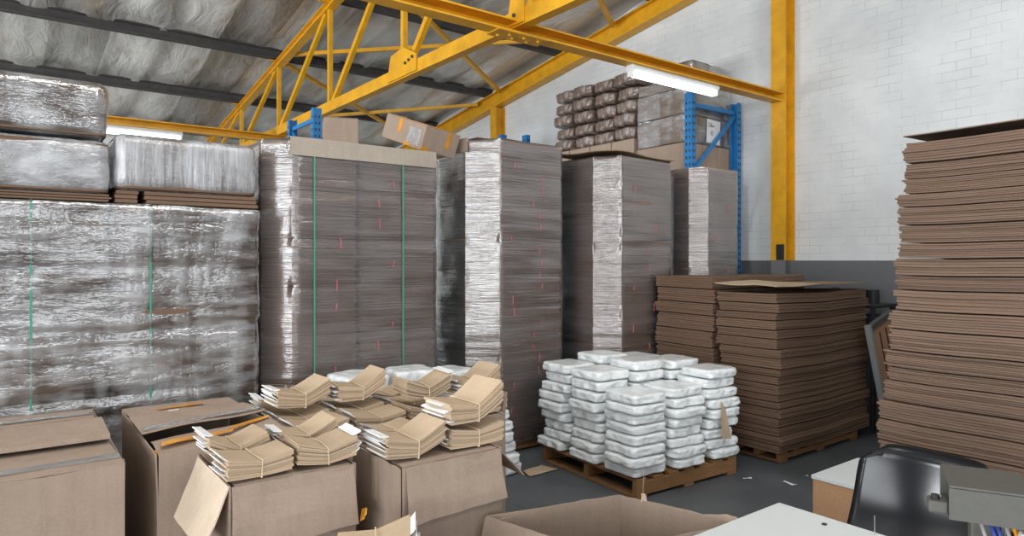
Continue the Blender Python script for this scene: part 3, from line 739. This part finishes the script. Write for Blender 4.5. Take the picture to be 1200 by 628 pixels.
ca, sa = math.cos(-.06), math.sin(-.06)
for (i, j), n in ct.items():
    top = .80 if n == 9 else .70
    if (i, j) in ((1, 1), (1, 2)): top = .845
    if (i, j) == (2, 1): top = .82
    hgt = (top-.137)/n
    for k in range(n):
        lx, ly = (i-1)*.379, (j-1)*.379
        out = .02*math.sin(k*1.3+i+j) ; lx += (i-1)*out + rb.uniform(-.010, .010); ly += (j-1)*out + rb.uniform(-.012, .012)
        rot = -.06 + rb.uniform(-.035, .035) + (PI/2 if rb.random() < .4 else 0)
        bag((3.925 + lx*ca - ly*sa, 3.575 + lx*sa + ly*ca, .138 + hgt*k), rot + (PI if rb.random() < .5 else 0), f'white pallet pack, {nth_top(n-k)} in the {cn[(i, j)]}', 'white packs on the pallet', None, (.99, .99, hgt/.0815))
o = MB().panel([(0, 0, 0), (.10, 0, 0), (.05, 0, .2), (.0, 0, .27)], .004, 3, 4, .004, 3).build('cardboard_scrap', 'kraft_tan')
o.location = (4.18, 2.982, .30); o.rotation_euler = (-.12, .1, -.06)
tag(o, 'pointed brown cardboard scrap stuck on the front of the white packs', 'cardboard scrap')
sc = MB().tube([(0, 0, .0), (.004, -.006, -.06), (-.003, -.004, -.14), (.006, -.01, -.2)], .0025, 5).build('loose_thread', 'string'); sc.location = (3.375, 3.02, .23)
tag(sc, 'white plastic strip dangling over the near end of the pallet', 'plastic strip')

# white packs behind the open cartons
bx = closed_box('closed_carton', 'brown carton hidden behind the bundles, white packs lying on it', 1.02, .40, .70, (2.08, 4.125, 0), (0, 0, 0), (), 'kraft')
bag((1.86, 4.12, .71), .1, 'large smooth white pack behind the kraft bundles, the left one', 'white packs behind the bundles', 1, (1.02, 1, 2.0))
bag((2.255, 4.13, .71), -.15, 'crinkled translucent white pack behind the kraft bundles, the middle one', 'white packs behind the bundles', 2, (.95, .95, 1.9))
for k in range(7):
    bag((2.975 - .022*k + rb.uniform(-.015, .015), 4.12 + rb.uniform(-.015, .015), .002+.084*k), rb.uniform(-.12, .12), f'white pack on the floor behind the narrow carton, {nth_top(7-k)} in its column', 'white packs on the floor', None, (.95, .95, 1.03))
bag((2.585, 4.12, .71), .05, 'flat white pack behind the kraft bundles, the right one', 'white packs behind the bundles', 4, (.78, .95, 1.5))
for (px, py, nm, s) in ((630, 553, 'torn brown cardboard scrap on the floor beside the white packs', .22),):
    p = at(px, py, z=0); o = MB().panel([(-s*.6, -s*.3, 0), (s*.7, -s*.25, 0), (s*.5, s*.4, 0), (-s*.4, s*.3, 0)], .003, 5, 5, .006, 3, .02).build('cardboard_scrap', 'kraft_tan'); o.location = (p.x, p.y, .006)
    tag(o, nm, 'cardboard scrap')
for (px, py, nm, L) in ((876, 561, 'small white paper scrap on the floor, nearest the pallet', .07), (925, 567, 'thin white paper scrap on the floor by the brown-sided cabinet', .1), (945, 558, 'tiny white paper scrap on the floor under the middle stack', .03), (659, 546, 'small torn tan scrap at the left edge of the pallet', .07)):
    p = at(px, py, z=0); o = MB().panel([(-L/2, -L*.2, 0), (L/2, -L*.12, 0), (L/2, L*.1, 0), (-L*.4, L*.2, 0)], .001, 3, 2, .004, L).build('paper_scrap', 'white_paper' if 'white' in nm else 'kraft_tan'); o.location = (p.x, p.y, .005); o.rotation_euler = (0, 0, px)
    tag(o, nm, 'paper scrap', 'scraps on the floor')

# ================================================================== open and half-open cartons
def carton_body(r, w, d, h, seed, th=.006, liner=None, warp=.008):
    b = MB()
    b.panel([(-w/2, -d/2, 0), (w/2, -d/2, 0), (w/2, -d/2, h), (-w/2, -d/2, h)], th, 10, 8, warp, seed, .006)
    b.panel([(w/2, d/2, 0), (-w/2, d/2, 0), (-w/2, d/2, h), (w/2, d/2, h)], th, 10, 8, warp, seed+1, .006)
    b.panel([(w/2, -d/2, 0), (w/2, d/2, 0), (w/2, d/2, h), (w/2, -d/2, h)], th, 10, 8, warp, seed+2, .006)
    b.panel([(-w/2, d/2, 0), (-w/2, -d/2, 0), (-w/2, -d/2, h), (-w/2, d/2, h)], th, 10, 8, warp, seed+3, .006)
    b.span((-w/2, -d/2, .001), (w/2, d/2, .008))
    b.build('carton_body', 'kraft', r)
    if liner: MB().span((-w/2+.012, -d/2+.012, liner-.01), (w/2-.012, d/2-.012, liner)).build('inner_board', 'kraft', r)
def open_carton(label, x0, x1, ya, yb, h, seed, liner=None, rz=0, group='open cartons holding kraft bundles'):
    r = empty('open_carton', ((x0+x1)/2, (ya+yb)/2, 0), rz, label, 'box', group)
    carton_body(r, x1-x0, yb-ya, h, seed, liner=liner); return r
def flap(r, P, seed, mat='kraft', th=.005, warp=.008, ragged=.004):
    return MB().panel(P, th, 10, 5, warp, seed, ragged).build('flap', mat, r)
# nearest-left closed carton
r = empty('closed_carton', (-.055, 3.64, 0), 0, 'large closed brown carton cut off by the left edge, taped lid in strips', 'box', 'large taped cartons'); W, D, H = .89, 1.2, .8
carton_body(r, W, D, H, 3)
flap(r, [(-.445, -.6, H), (.445, -.6, H), (.43, -.26, H+.012), (-.445, -.26, H+.012)], 5)
flap(r, [(-.445, -.32, H+.045), (.43, -.30, H+.04), (.425, -.04, H+.06), (-.445, -.06, H+.06)], 6, th=.02)
flap(r, [(-.445, -.01, H+.03), (.42, 0, H+.03), (.43, .3, H+.012), (-.445, .3, H+.012)], 7)
flap(r, [(-.445, .31, H+.008), (.43, .31, H+.008), (.445, .6, H), (-.445, .6, H)], 8)
MB().panel([(-.44, -.535, H+.011), (.44, -.535, H+.010), (.44, -.47, H+.012), (-.44, -.47, H+.012)], .001, 14, 2, .003, 9).build('clear_tape', 'clear_tape', r)
MB().panel([(-.44, .40, H+.016), (.43, .40, H+.016), (.43, .47, H+.014), (-.44, .47, H+.014)], .001, 14, 2, .003, 10).build('clear_tape', 'clear_tape', r)
MB().panel([(.4475, -.58, H-.16), (.4475, -.52, H-.16), (.449, -.52, H+.004), (.449, -.58, H+.004)], .001, 3, 6, .003, 10).build('clear_tape', 'clear_tape', r)
# second closed carton, lid burst open
r = empty('closed_carton', (.79, 3.615, 0), 0, 'brown carton with burst lid and torn orange tape behind the pale hanging flap', 'box', 'large taped cartons'); W, D, H = .54, 1.03, .8
carton_body(r, W, D, H, 13, warp=.012)
flap(r, [(-.27, -.515, H), (.27, -.515, H), (.26, -.235, H+.02), (-.26, -.275, H-.004)], 15, warp=.022)
flap(r, [(-.29, -.25, H+.03), (.26, -.2, H+.05), (.25, .14, H+.03), (-.29, .12, H+.03)], 17, warp=.012, th=.009)
flap(r, [(-.27, .14, H+.014), (.25, .16, H+.014), (.27, .515, H), (-.27, .515, H)], 18, warp=.008)
MB().panel([(-.28, -.245, H+.042), (.25, -.195, H+.064), (.25, -.13, H+.062), (-.28, -.19, H+.04)], .001, 16, 2, .012, 19, .01).build('clear_tape', 'clear_tape', r)
MB().panel([(-.25, -.47, H+.018), (.06, -.385, H+.02), (.07, -.34, H+.02), (-.24, -.40, H+.016)], .002, 10, 2, .012, 20).build('orange_tape', 'tape', r)
MB().panel([(-.2735, -.50, H-.17), (-.2735, -.45, H-.16), (-.2735, -.45, H+.003), (-.2735, -.50, H+.003)], .002, 2, 5, .002, 21).build('orange_tape', 'tape', r)
MB().panel([(.06, -.36, H+.022), (.26, -.27, H+.034), (.26, -.235, H+.036), (.07, -.31, H+.024)], .002, 8, 2, .006, 22).build('orange_tape', 'tape', r)
MB().panel([(-.13, .30, H+.02), (.10, .33, H+.02), (.10, .38, H+.018), (-.13, .36, H+.018)], .002, 8, 2, .004, 23, .01).build('orange_tape', 'tape', r)
MB().panel([(-.1, .2, H+.024), (-.05, .2, H+.024), (-.05, .235, H+.024), (-.1, .235, H+.024)], .001, 2, 2, .001, 3).build('paper_label', 'white_paper', r)
# open carton with pale flap
r = open_carton('open carton with pale left flap hanging down, filled with kraft bundles', .65, 1.11, 2.49, 3.0, .8, 30, .80)
flap(r, [(-.225, -.262, .80), (.225, -.262, .80), (.232, -.295, .575), (-.24, -.30, .57)], 31)
flap(r, [(-.236, .22, .80), (-.236, -.25, .80), (-.33, -.26, .60), (-.33, .22, .575)], 32, 'kraft_pale')
tw = MB().panel([(0, 0, 0), (.02, 0, .01), (.03, 0, .045), (.005, 0, .05)], .003, 3, 3, .01, 4).build('orange_tape', 'tape', r); tw.location = (.235, -.3, .585)
# open carton with broad front flap
r = open_carton('open carton with broad front flap folded down, nearest to the floor scrap', 1.23, 1.70, 2.32, 2.76, .8, 40, .80)
flap(r, [(-.22, -.226, .80), (.225, -.226, .80), (.24, -.262, .60), (-.225, -.262, .585)], 41)
flap(r, [(.24, -.2, .80), (.24, .2, .80), (.38, .2, .66), (.38, -.2, .655)], 42)
MB().panel([(-.2425, -.02, .62), (-.2425, .03, .62), (-.2425, .03, .79), (-.2425, -.02, .79)], .001, 2, 4, .001, 3).build('tape_strip', 'kraft_tan', r)
# rear cartons
r = open_carton('wide open carton heaped with kraft bundles in front of the broad strapped stack', 1.10, 1.99, 3.12, 3.87, .72, 50, .72)
flap(r, [(-.440, .3, .72), (-.440, -.2, .72), (-.462, -.2, .60), (-.462, .3, .60)], 52)
r = open_carton('narrow open carton of kraft bundles beside the large smooth white packs', 2.01, 2.30, 3.1, 3.72, .72, 60, .72)
flap(r, [(.153, -.3, .72), (.153, .3, .72), (.175, .3, .86), (.168, -.3, .84)], 62)
open_carton('carton at the bottom edge holding one bundle below the hanging flaps', .74, 1.18, 1.76, 2.22, .56, 70, .56)
# empty carton in front
r = empty('open_carton', (0, 0, 0), 0, 'empty open carton in the foreground beside the white table', 'box', 'open cartons')
cA, cB, cC = Vector((1.588, 2.266, 0)), Vector((2.21, 2.11, 0)), Vector((2.346, 1.60, 0)); cD = cA + cC - cB
Z = Vector((0, 0, 1)); hb = .55
b = MB()
for k, (p, q) in enumerate(((cB, cA), (cC, cB), (cD, cC), (cA, cD))):
    b.panel([p, q, q+Z*hb, p+Z*hb], .006, 14, 8, .008, 80+k, .005)
b.mesh([cA+Z*.002, cB+Z*.002, cC+Z*.002, cD+Z*.002], [(0, 1, 2, 3)]); b.build('carton_body', 'kraft', r)
u = (cB-cA).normalized(); v2 = (cC-cB).normalized()
flap(r, [cA-u*.006+Z*(hb-.005), cD-u*.006+Z*(hb-.005), cD-u*.05+Z*(hb-.2), cA-u*.05+Z*(hb-.2)], 85)
flap(r, [cA+u*.10-v2*-.02+Z*(hb-.25), cA+u*.0-v2*-.02+Z*(hb-.25), cA+u*.0-v2*-.02+Z*(hb-.012), cA+u*.10-v2*-.02+Z*(hb-.012)], 86)
flap(r, [cC-v2*.16+u*.008+Z*(hb-.01), cC+v2*.02+u*.008+Z*(hb-.03), cC+v2*.02+u*.10+Z*(hb-.02), cC-v2*.10+u*.06+Z*(hb-.0)], 87, ragged=.02)
MB().panel([cB+u*.004+v2*.1+Z*(hb-.02), cB+u*.004+v2*.13+Z*(hb-.02), cB+u*.0+v2*.125+Z*(hb+.03), cB+u*.0+v2*.105+Z*(hb+.03)], .005, 2, 3, .004, 5).build('torn_corner', 'kraft_pale', r)

# ================================================================== tied kraft bundles
def kraft_bundle(seed, bend, bend2, n=11, L=.28, Wd=.215, T=.082, tabs=True):
    r = empty('kraft_bundle'); rr = random.Random(seed); th = T/n
    def zc(x, i):
        a = abs(x)/(L/2); k = bend if x > 0 else bend2
        return k*a**1.15 + (i+.5)*th*(.84 + .24*a)
    for i in range(n):
        dx, dy = rr.uniform(-.006, .006), rr.uniform(-.007, .007); nx = 10; vs = []; y = Wd/2
        for k in range(nx+1):
            x = -L/2 + L*k/nx; z = zc(x, i); hh = th*(.84 + .24*abs(x)/(L/2))*.47
            lift = max(0, abs(x)/(L/2)-.6)*rr.uniform(0, .02)
            for yy, zz in ((-y, -hh), (y, -hh), (y, hh), (-y, hh)): vs.append((x+dx, yy+dy, z+zz+lift*.3))
        fs = [(4*k+a, 4*k+(a+1) % 4, 4*k+4+(a+1) % 4, 4*k+4+a) for k in range(nx) for a in range(4)] + [(3, 2, 1, 0), (4*nx, 4*nx+1, 4*nx+2, 4*nx+3)]
        MB().mesh(vs, fs).build('folded_sheet', 'kraft_tan', r)
        if tabs and i % 2 == 0:
            z = zc(-L/2, i); g = rr.uniform(.014, .027); up = rr.uniform(-.006, .026); y1, y2 = -y*rr.uniform(.5, 1), y*rr.uniform(.5, 1)
            b = MB(); q = []
            for s in range(5):
                t = s/4; q.append((-L/2 + .02 - (g+.02)*t + dx, z + th*.45 + up*t*t))
            vs = [(a, yy, c + o) for o in (0, .006) for a, c in q for yy in (y1, y2)]
            fs = [(2*s, 2*s+1, 2*s+3, 2*s+2) for s in range(4)] + [(10+2*s, 12+2*s, 13+2*s, 11+2*s) for s in range(4)]
            fs += [(2*s, 2*s+2, 12+2*s, 10+2*s) for s in range(4)] + [(2*s+1, 11+2*s, 13+2*s, 2*s+3) for s in range(4)] + [(0, 10, 11, 1), (8, 9, 19, 18)]
            b.mesh(vs, fs).build('glue_strip', 'white_paper', r, label='white paper glue strip')
    y = Wd/2+.009; zt = zc(0, n-1)+th*.5+.004
    MB().tube([(0, -y, -.002), (.003, -y, zt), (-.004, 0, zt+.003), (.004, y, zt), (0, y, -.002), (0, -y, -.002)], .0024, 5).build('string', 'string', r)
    return r
protos = [kraft_bundle(1, .05, .012), kraft_bundle(2, .02, .02), kraft_bundle(3, .005, .004, 8), kraft_bundle(4, .07, .0, 8, .27, .21, .08), kraft_bundle(5, .028, .05, 9, .27, .21, .08)]
kused = [0]*5
def kraft(v, loc, label, yaw=0, pitch=0, roll=0, s=1, group='tied kraft bundles'):
    o = protos[v]
    if kused[v]: o = copy_tree(o)
    kused[v] = 1
    o.location = loc; o.rotation_euler = (roll, pitch, yaw); o.scale = (s, s, s)
    tag(o, label, 'tied bundle', group)
b3 = 'in the carton with the pale flap'
kraft(2, (.755, 2.60, .812), f'tied kraft bundle at the front left {b3}', .03, 0, 0, .84)
kraft(1, (1.015, 2.60, .812), f'tied kraft bundle at the front right {b3}', PI-.03, 0, 0, .84)
kraft(4, (.745, 2.84, .812), f'tied kraft bundle at the rear left {b3}', .04, 0, 0, .84)
kraft(0, (1.03, 2.84, .812), f'tied kraft bundle at the rear right {b3}', -.05, 0, 0, .84)
b4 = 'in the carton with the broad flap'
kraft(0, (1.33, 2.475, .812), f'kraft bundle with white strips at its left end {b4}', 0, 0, 0, .93)
kraft(2, (1.62, 2.47, .812), f'lower of the two stacked kraft bundles {b4}', -.02, 0, 0, .93)
kraft(3, (1.615, 2.475, .918), f'upper of the two stacked kraft bundles {b4}', .02, 0, 0, 1)
kraft(2, (1.37, 2.70, .812), f'rearmost kraft bundle half hidden {b4}', .1, 0, 0, .72)
b5 = 'in the wide carton'
kraft(2, (1.235, 3.24, .73), f'kraft bundle at the front left corner {b5}', .05, 0, 0, .95)
kraft(2, (1.55, 3.24, .73), f'lower kraft bundle in the front middle {b5}', -.03, 0, 0, .95)
kraft(1, (1.84, 3.24, .73), f'lower kraft bundle at the front right corner {b5}', PI+.03, 0, 0, .95)
kraft(4, (1.845, 3.25, .855), f'upper kraft bundle at the front right corner {b5}', PI-.1, 0, 0, .95)
kraft(2, (1.235, 3.49, .73), f'lower kraft bundle at the middle left {b5}', .05, 0, 0, .95)
kraft(0, (1.24, 3.49, .848), f'upper kraft bundle at the middle left {b5}', .02, 0, 0, .97)
kraft(2, (1.55, 3.49, .73), f'lower kraft bundle in the middle {b5}', .0, 0, 0, .95)
kraft(3, (1.565, 3.49, .848), f'upper kraft bundle in the middle {b5}, bent upward', -.05, 0, 0, .97)
kraft(2, (1.865, 3.49, .73), f'kraft bundle at the middle right {b5}', .06, 0, 0, .92)
kraft(4, (1.235, 3.74, .73), f'kraft bundle at the rear left corner {b5}', -.04, .0, 0, .95)
kraft(2, (1.55, 3.74, .73), f'kraft bundle at the rear middle {b5}', .02, 0, 0, .95)
kraft(1, (1.865, 3.74, .73), f'kraft bundle at the rear right {b5}', .02, 0, 0, .92)
b6 = 'in the narrow carton beside the white packs'
kraft(2, (2.166, 3.23, .73), f'lowest front kraft bundle {b6}', 0, 0, 0, .92)
kraft(3, (2.165, 3.235, .852), f'upper front kraft bundle {b6}', .03, 0, 0, .95)
kraft(0, (2.16, 3.5, .73), f'rear kraft bundle {b6}', .03, 0, 0, .9)
kraft(2, (1.01, 2.07, .60), 'tied kraft bundle at the bottom edge below the hanging flaps', PI-.5, .2, 0, .9)

# ================================================================== table, machine, chair, cabinet
tb = empty('table', (1.62, .46, 0), 0, 'white laminate table in the lower right foreground', 'table')
MB().box((0, 0, .735), (1.12, 1.72, .03), None, .003, 2).build('tabletop', 'laminate', tb)
for x in (-.5, .5):
    for y in (-.8, .8): MB().box((x, y, .36), (.04, .04, .72), None, .003).build('leg', 'metal', tb)
MB().box((0, -.8, .69), (.96, .03, .05)).build('apron', 'metal', tb); MB().box((0, .8, .69), (.96, .03, .05)).build('apron', 'metal', tb)
p = at(966, 614, z=.752); MB().cyl(p - Vector((1.62, .46, 0)), .008, .003).build('cable_hole', 'dark', tb)
p = at(1025, 627, z=.75); MB().cyl(p - Vector((1.62, .46, 0)) + Vector((0, 0, .03)), .0012, .06, n=6).build('pin', 'steel', tb)
# stitching machine head
mc = empty('stitching_machine', at(1150, 600, z=.75)*0 + Vector((1.965, .63, .752)), -1.12, 'grey metal machine head with bolt lugs and cables standing on the white table', 'machine')
MB().box((0, 0, .012), (.16, .2, .024), None, .004).build('base_plate', 'metal', mc)
MB().box((.0, .05, .12), (.05, .06, .2), None, .004).build('column', 'metal', mc)
hz = .218; b = MB()
b.span((-.085, -.1, hz), (.085, .1, hz+.006)); b.span((-.085, -.1, hz+.076), (.09, .104, hz+.082), .002)
b.span((-.085, -.1, hz+.006), (.085, -.094, hz+.076)); b.span((-.085, .094, hz+.006), (.085, .1, hz+.076)); b.span((.079, -.094, hz+.006), (.085, .094, hz+.076)); b.span((-.07, -.094, hz+.006), (-.066, .094, hz+.076))
b.build('housing', 'metal', mc)
MB().tube([(.082, -.1, hz+.002), (.082, -.1, hz+.08)], .007, 8).build('rounded_edge', 'metal', mc, True)
for s in (-1, 1):
    lug = MB().box((s*.105, -.06, hz+.02), (.045, .05, .03), None, .006, 2).build('lug', 'metal', mc)
    MB().cyl((s*.11, -.06, hz+.038), .010, .014, n=10).build('bolt', 'dark', lug)
MB().box((.1, -.09, hz-.06), (.09, .04, .1), None, .005).build('side_box', 'fixture', mc)
for k, (x, m) in enumerate(((-.02, 'wire_grey'), (0, 'wire_blue'), (.012, 'wire_blue'), (.03, 'wire_grey'), (.045, 'tape'))):
    MB().tube([(x, -.07, hz+.002), (x+.012, -.085, hz-.04), (x-.01+.004*k, -.08, hz-.09), (x-.03, -.04, hz-.15), (x-.02, .02, hz-.19)], .0045, 7).build('cable', m, mc, True)
# chair with moulded black shell
ch = empty('chair', (2.63, 1.11, 0), 0, 'black moulded plastic chair facing the white table', 'chair')
def shell():
    nx, nz = 18, 16; vs = []
    for side in (0, 1):
        for j in range(nz+1):
            t = j/nz; z = .40 + .445*t
            hw = .27*(1 - .03*t**2) if t < .86 else .27*(1-.03*t**2)*(1-((t-.86)/.14)**3*.16)
            for i in range(nx+1):
                u = 2*i/nx-1
                top = -.035*max(0, abs(u)-.72)**1.5*10*max(0, t-.7)/.3
                x = .24 + .085*(t-.5)*1.2 - .075*u*u*(1-.45*t) + .02*math.sin(PI*t) + (.022 if t > .94 else 0)*(t-.94)/.06
                x += -.05*(1-t)**4
                vs.append((x + side*.008, u*hw, z + top))
    g = lambda i, j, s: s*(nx+1)*(nz+1) + j*(nx+1) + i; fs = []
    for j in range(nz):
        for i in range(nx): fs += [(g(i, j, 0), g(i, j+1, 0), g(i+1, j+1, 0), g(i+1, j, 0)), (g(i, j, 1), g(i+1, j, 1), g(i+1, j+1, 1), g(i, j+1, 1))]
    for i in range(nx): fs += [(g(i, 0, 0), g(i+1, 0, 0), g(i+1, 0, 1), g(i, 0, 1)), (g(i, nz, 0), g(i, nz, 1), g(i+1, nz, 1), g(i+1, nz, 0))]
    for j in range(nz): fs += [(g(0, j, 0), g(0, j, 1), g(0, j+1, 1), g(0, j+1, 0)), (g(nx, j, 0), g(nx, j+1, 0), g(nx, j+1, 1), g(nx, j, 1))]
    return MB().mesh(vs, fs)
shell().build('backrest', 'plastic', ch, True)
softp = MB().box((.0, 0, .43), (.42, .45, .03), None, .014, 3).build('seat', 'plastic', ch, True)
for x in (-.17, .19):
    for y in (-.19, .19): MB().tube([(x*.9, y*.9, .418), (x, y, .0)], .011, 10).build('leg', 'steel', ch, True)
# low cabinet
cb = empty('low_cabinet', (3.40, 1.56, 0), 0, 'low brown-sided cabinet with white top behind the black chair', 'cabinet')
MB().box((0, 0, .267), (.46, .36, .53), None, .002).build('cabinet_body', 'chip', cb); MB().box((0, 0, .541), (.47, .37, .018), None, .001).build('top_board', 'laminate', cb, label='white top board')

# ================================================================== camera and light
cam = bpy.data.cameras.new('camera'); co = bpy.data.objects.new('camera', cam); COL.objects.link(co)
co.location = (0, 0, CH); co.rotation_euler = (PI/2, 0, math.atan2(FW.y, FW.x)-PI/2)
cam.sensor_width = 36; cam.lens = FPX/1200*36; cam.shift_y = -(314-HOR)/1200; cam.clip_start = .05
SC.camera = co
wd = bpy.data.worlds.new('daylight'); SC.world = wd; wd.use_nodes = True
bg = wd.node_tree.nodes['Background']; bg.inputs[0].default_value = (.88, .94, 1, 1); bg.inputs[1].default_value = .27
def area(name, loc, target, sx, sy, power, col=(1, 1, 1)):
    l = bpy.data.lights.new(name, 'AREA'); l.shape = 'RECTANGLE'; l.size = sx; l.size_y = sy; l.energy = power; l.color = col
    o = bpy.data.objects.new(name, l); COL.objects.link(o); o.location = loc
    o.rotation_euler = (Vector(target)-Vector(loc)).to_track_quat('-Z', 'Y').to_euler(); return o
area('unseen_side_light', (-8.5, -1.4, 2.3), (4, 4, 1.8), 6.5, 4.2, 780, (.93, .97, 1))  # daylight from the door opening behind and left of the camera
area('unseen_side_light', (-6.5, -9.5, 2.4), (4, 4, 1.8), 7.5, 4.2, 620, (.93, .97, 1))  # added light for the far stacks' cut corners to reflect; no opening built
area('window_daylight', (.8, -8, 2.75), (.8, 4, 2.0), 3.8, 2.3, 130, (.95, .98, 1))
area('unseen_side_light', (-8, 7.5, 1.3), (-1, 8.5, 4.0), 5, 2.4, 1100, (.95, .98, 1))  # added fill aimed upward to brighten the foil ceiling; no door there
area('unseen_overhead_light', (.8, 1.0, 5.4), (1.0, 1.8, 0), 2.4, 1.6, 120, (1, .98, .95))  # added emitter floating unseen below the closed roof, lights the tops
area('unseen_overhead_light', (3.2, -2.5, 5.9), (6.5, 2.5, 3.2), 2.0, 2.0, 150, (.97, .99, 1))  # second added emitter under the closed roof, aimed at the brick wall
vs = SC.view_settings; SC.display_settings.display_device = 'sRGB'; vs.view_transform = 'Standard'; vs.look = 'None'; vs.exposure = -.14; vs.gamma = 1; vs.use_curve_mapping = False
SC.cycles.max_bounces = 8; SC.cycles.diffuse_bounces = 4; SC.cycles.glossy_bounces = 4; SC.cycles.transparent_max_bounces = 24
SC.cycles.use_denoising = True; SC.cycles.sample_clamp_indirect = 6
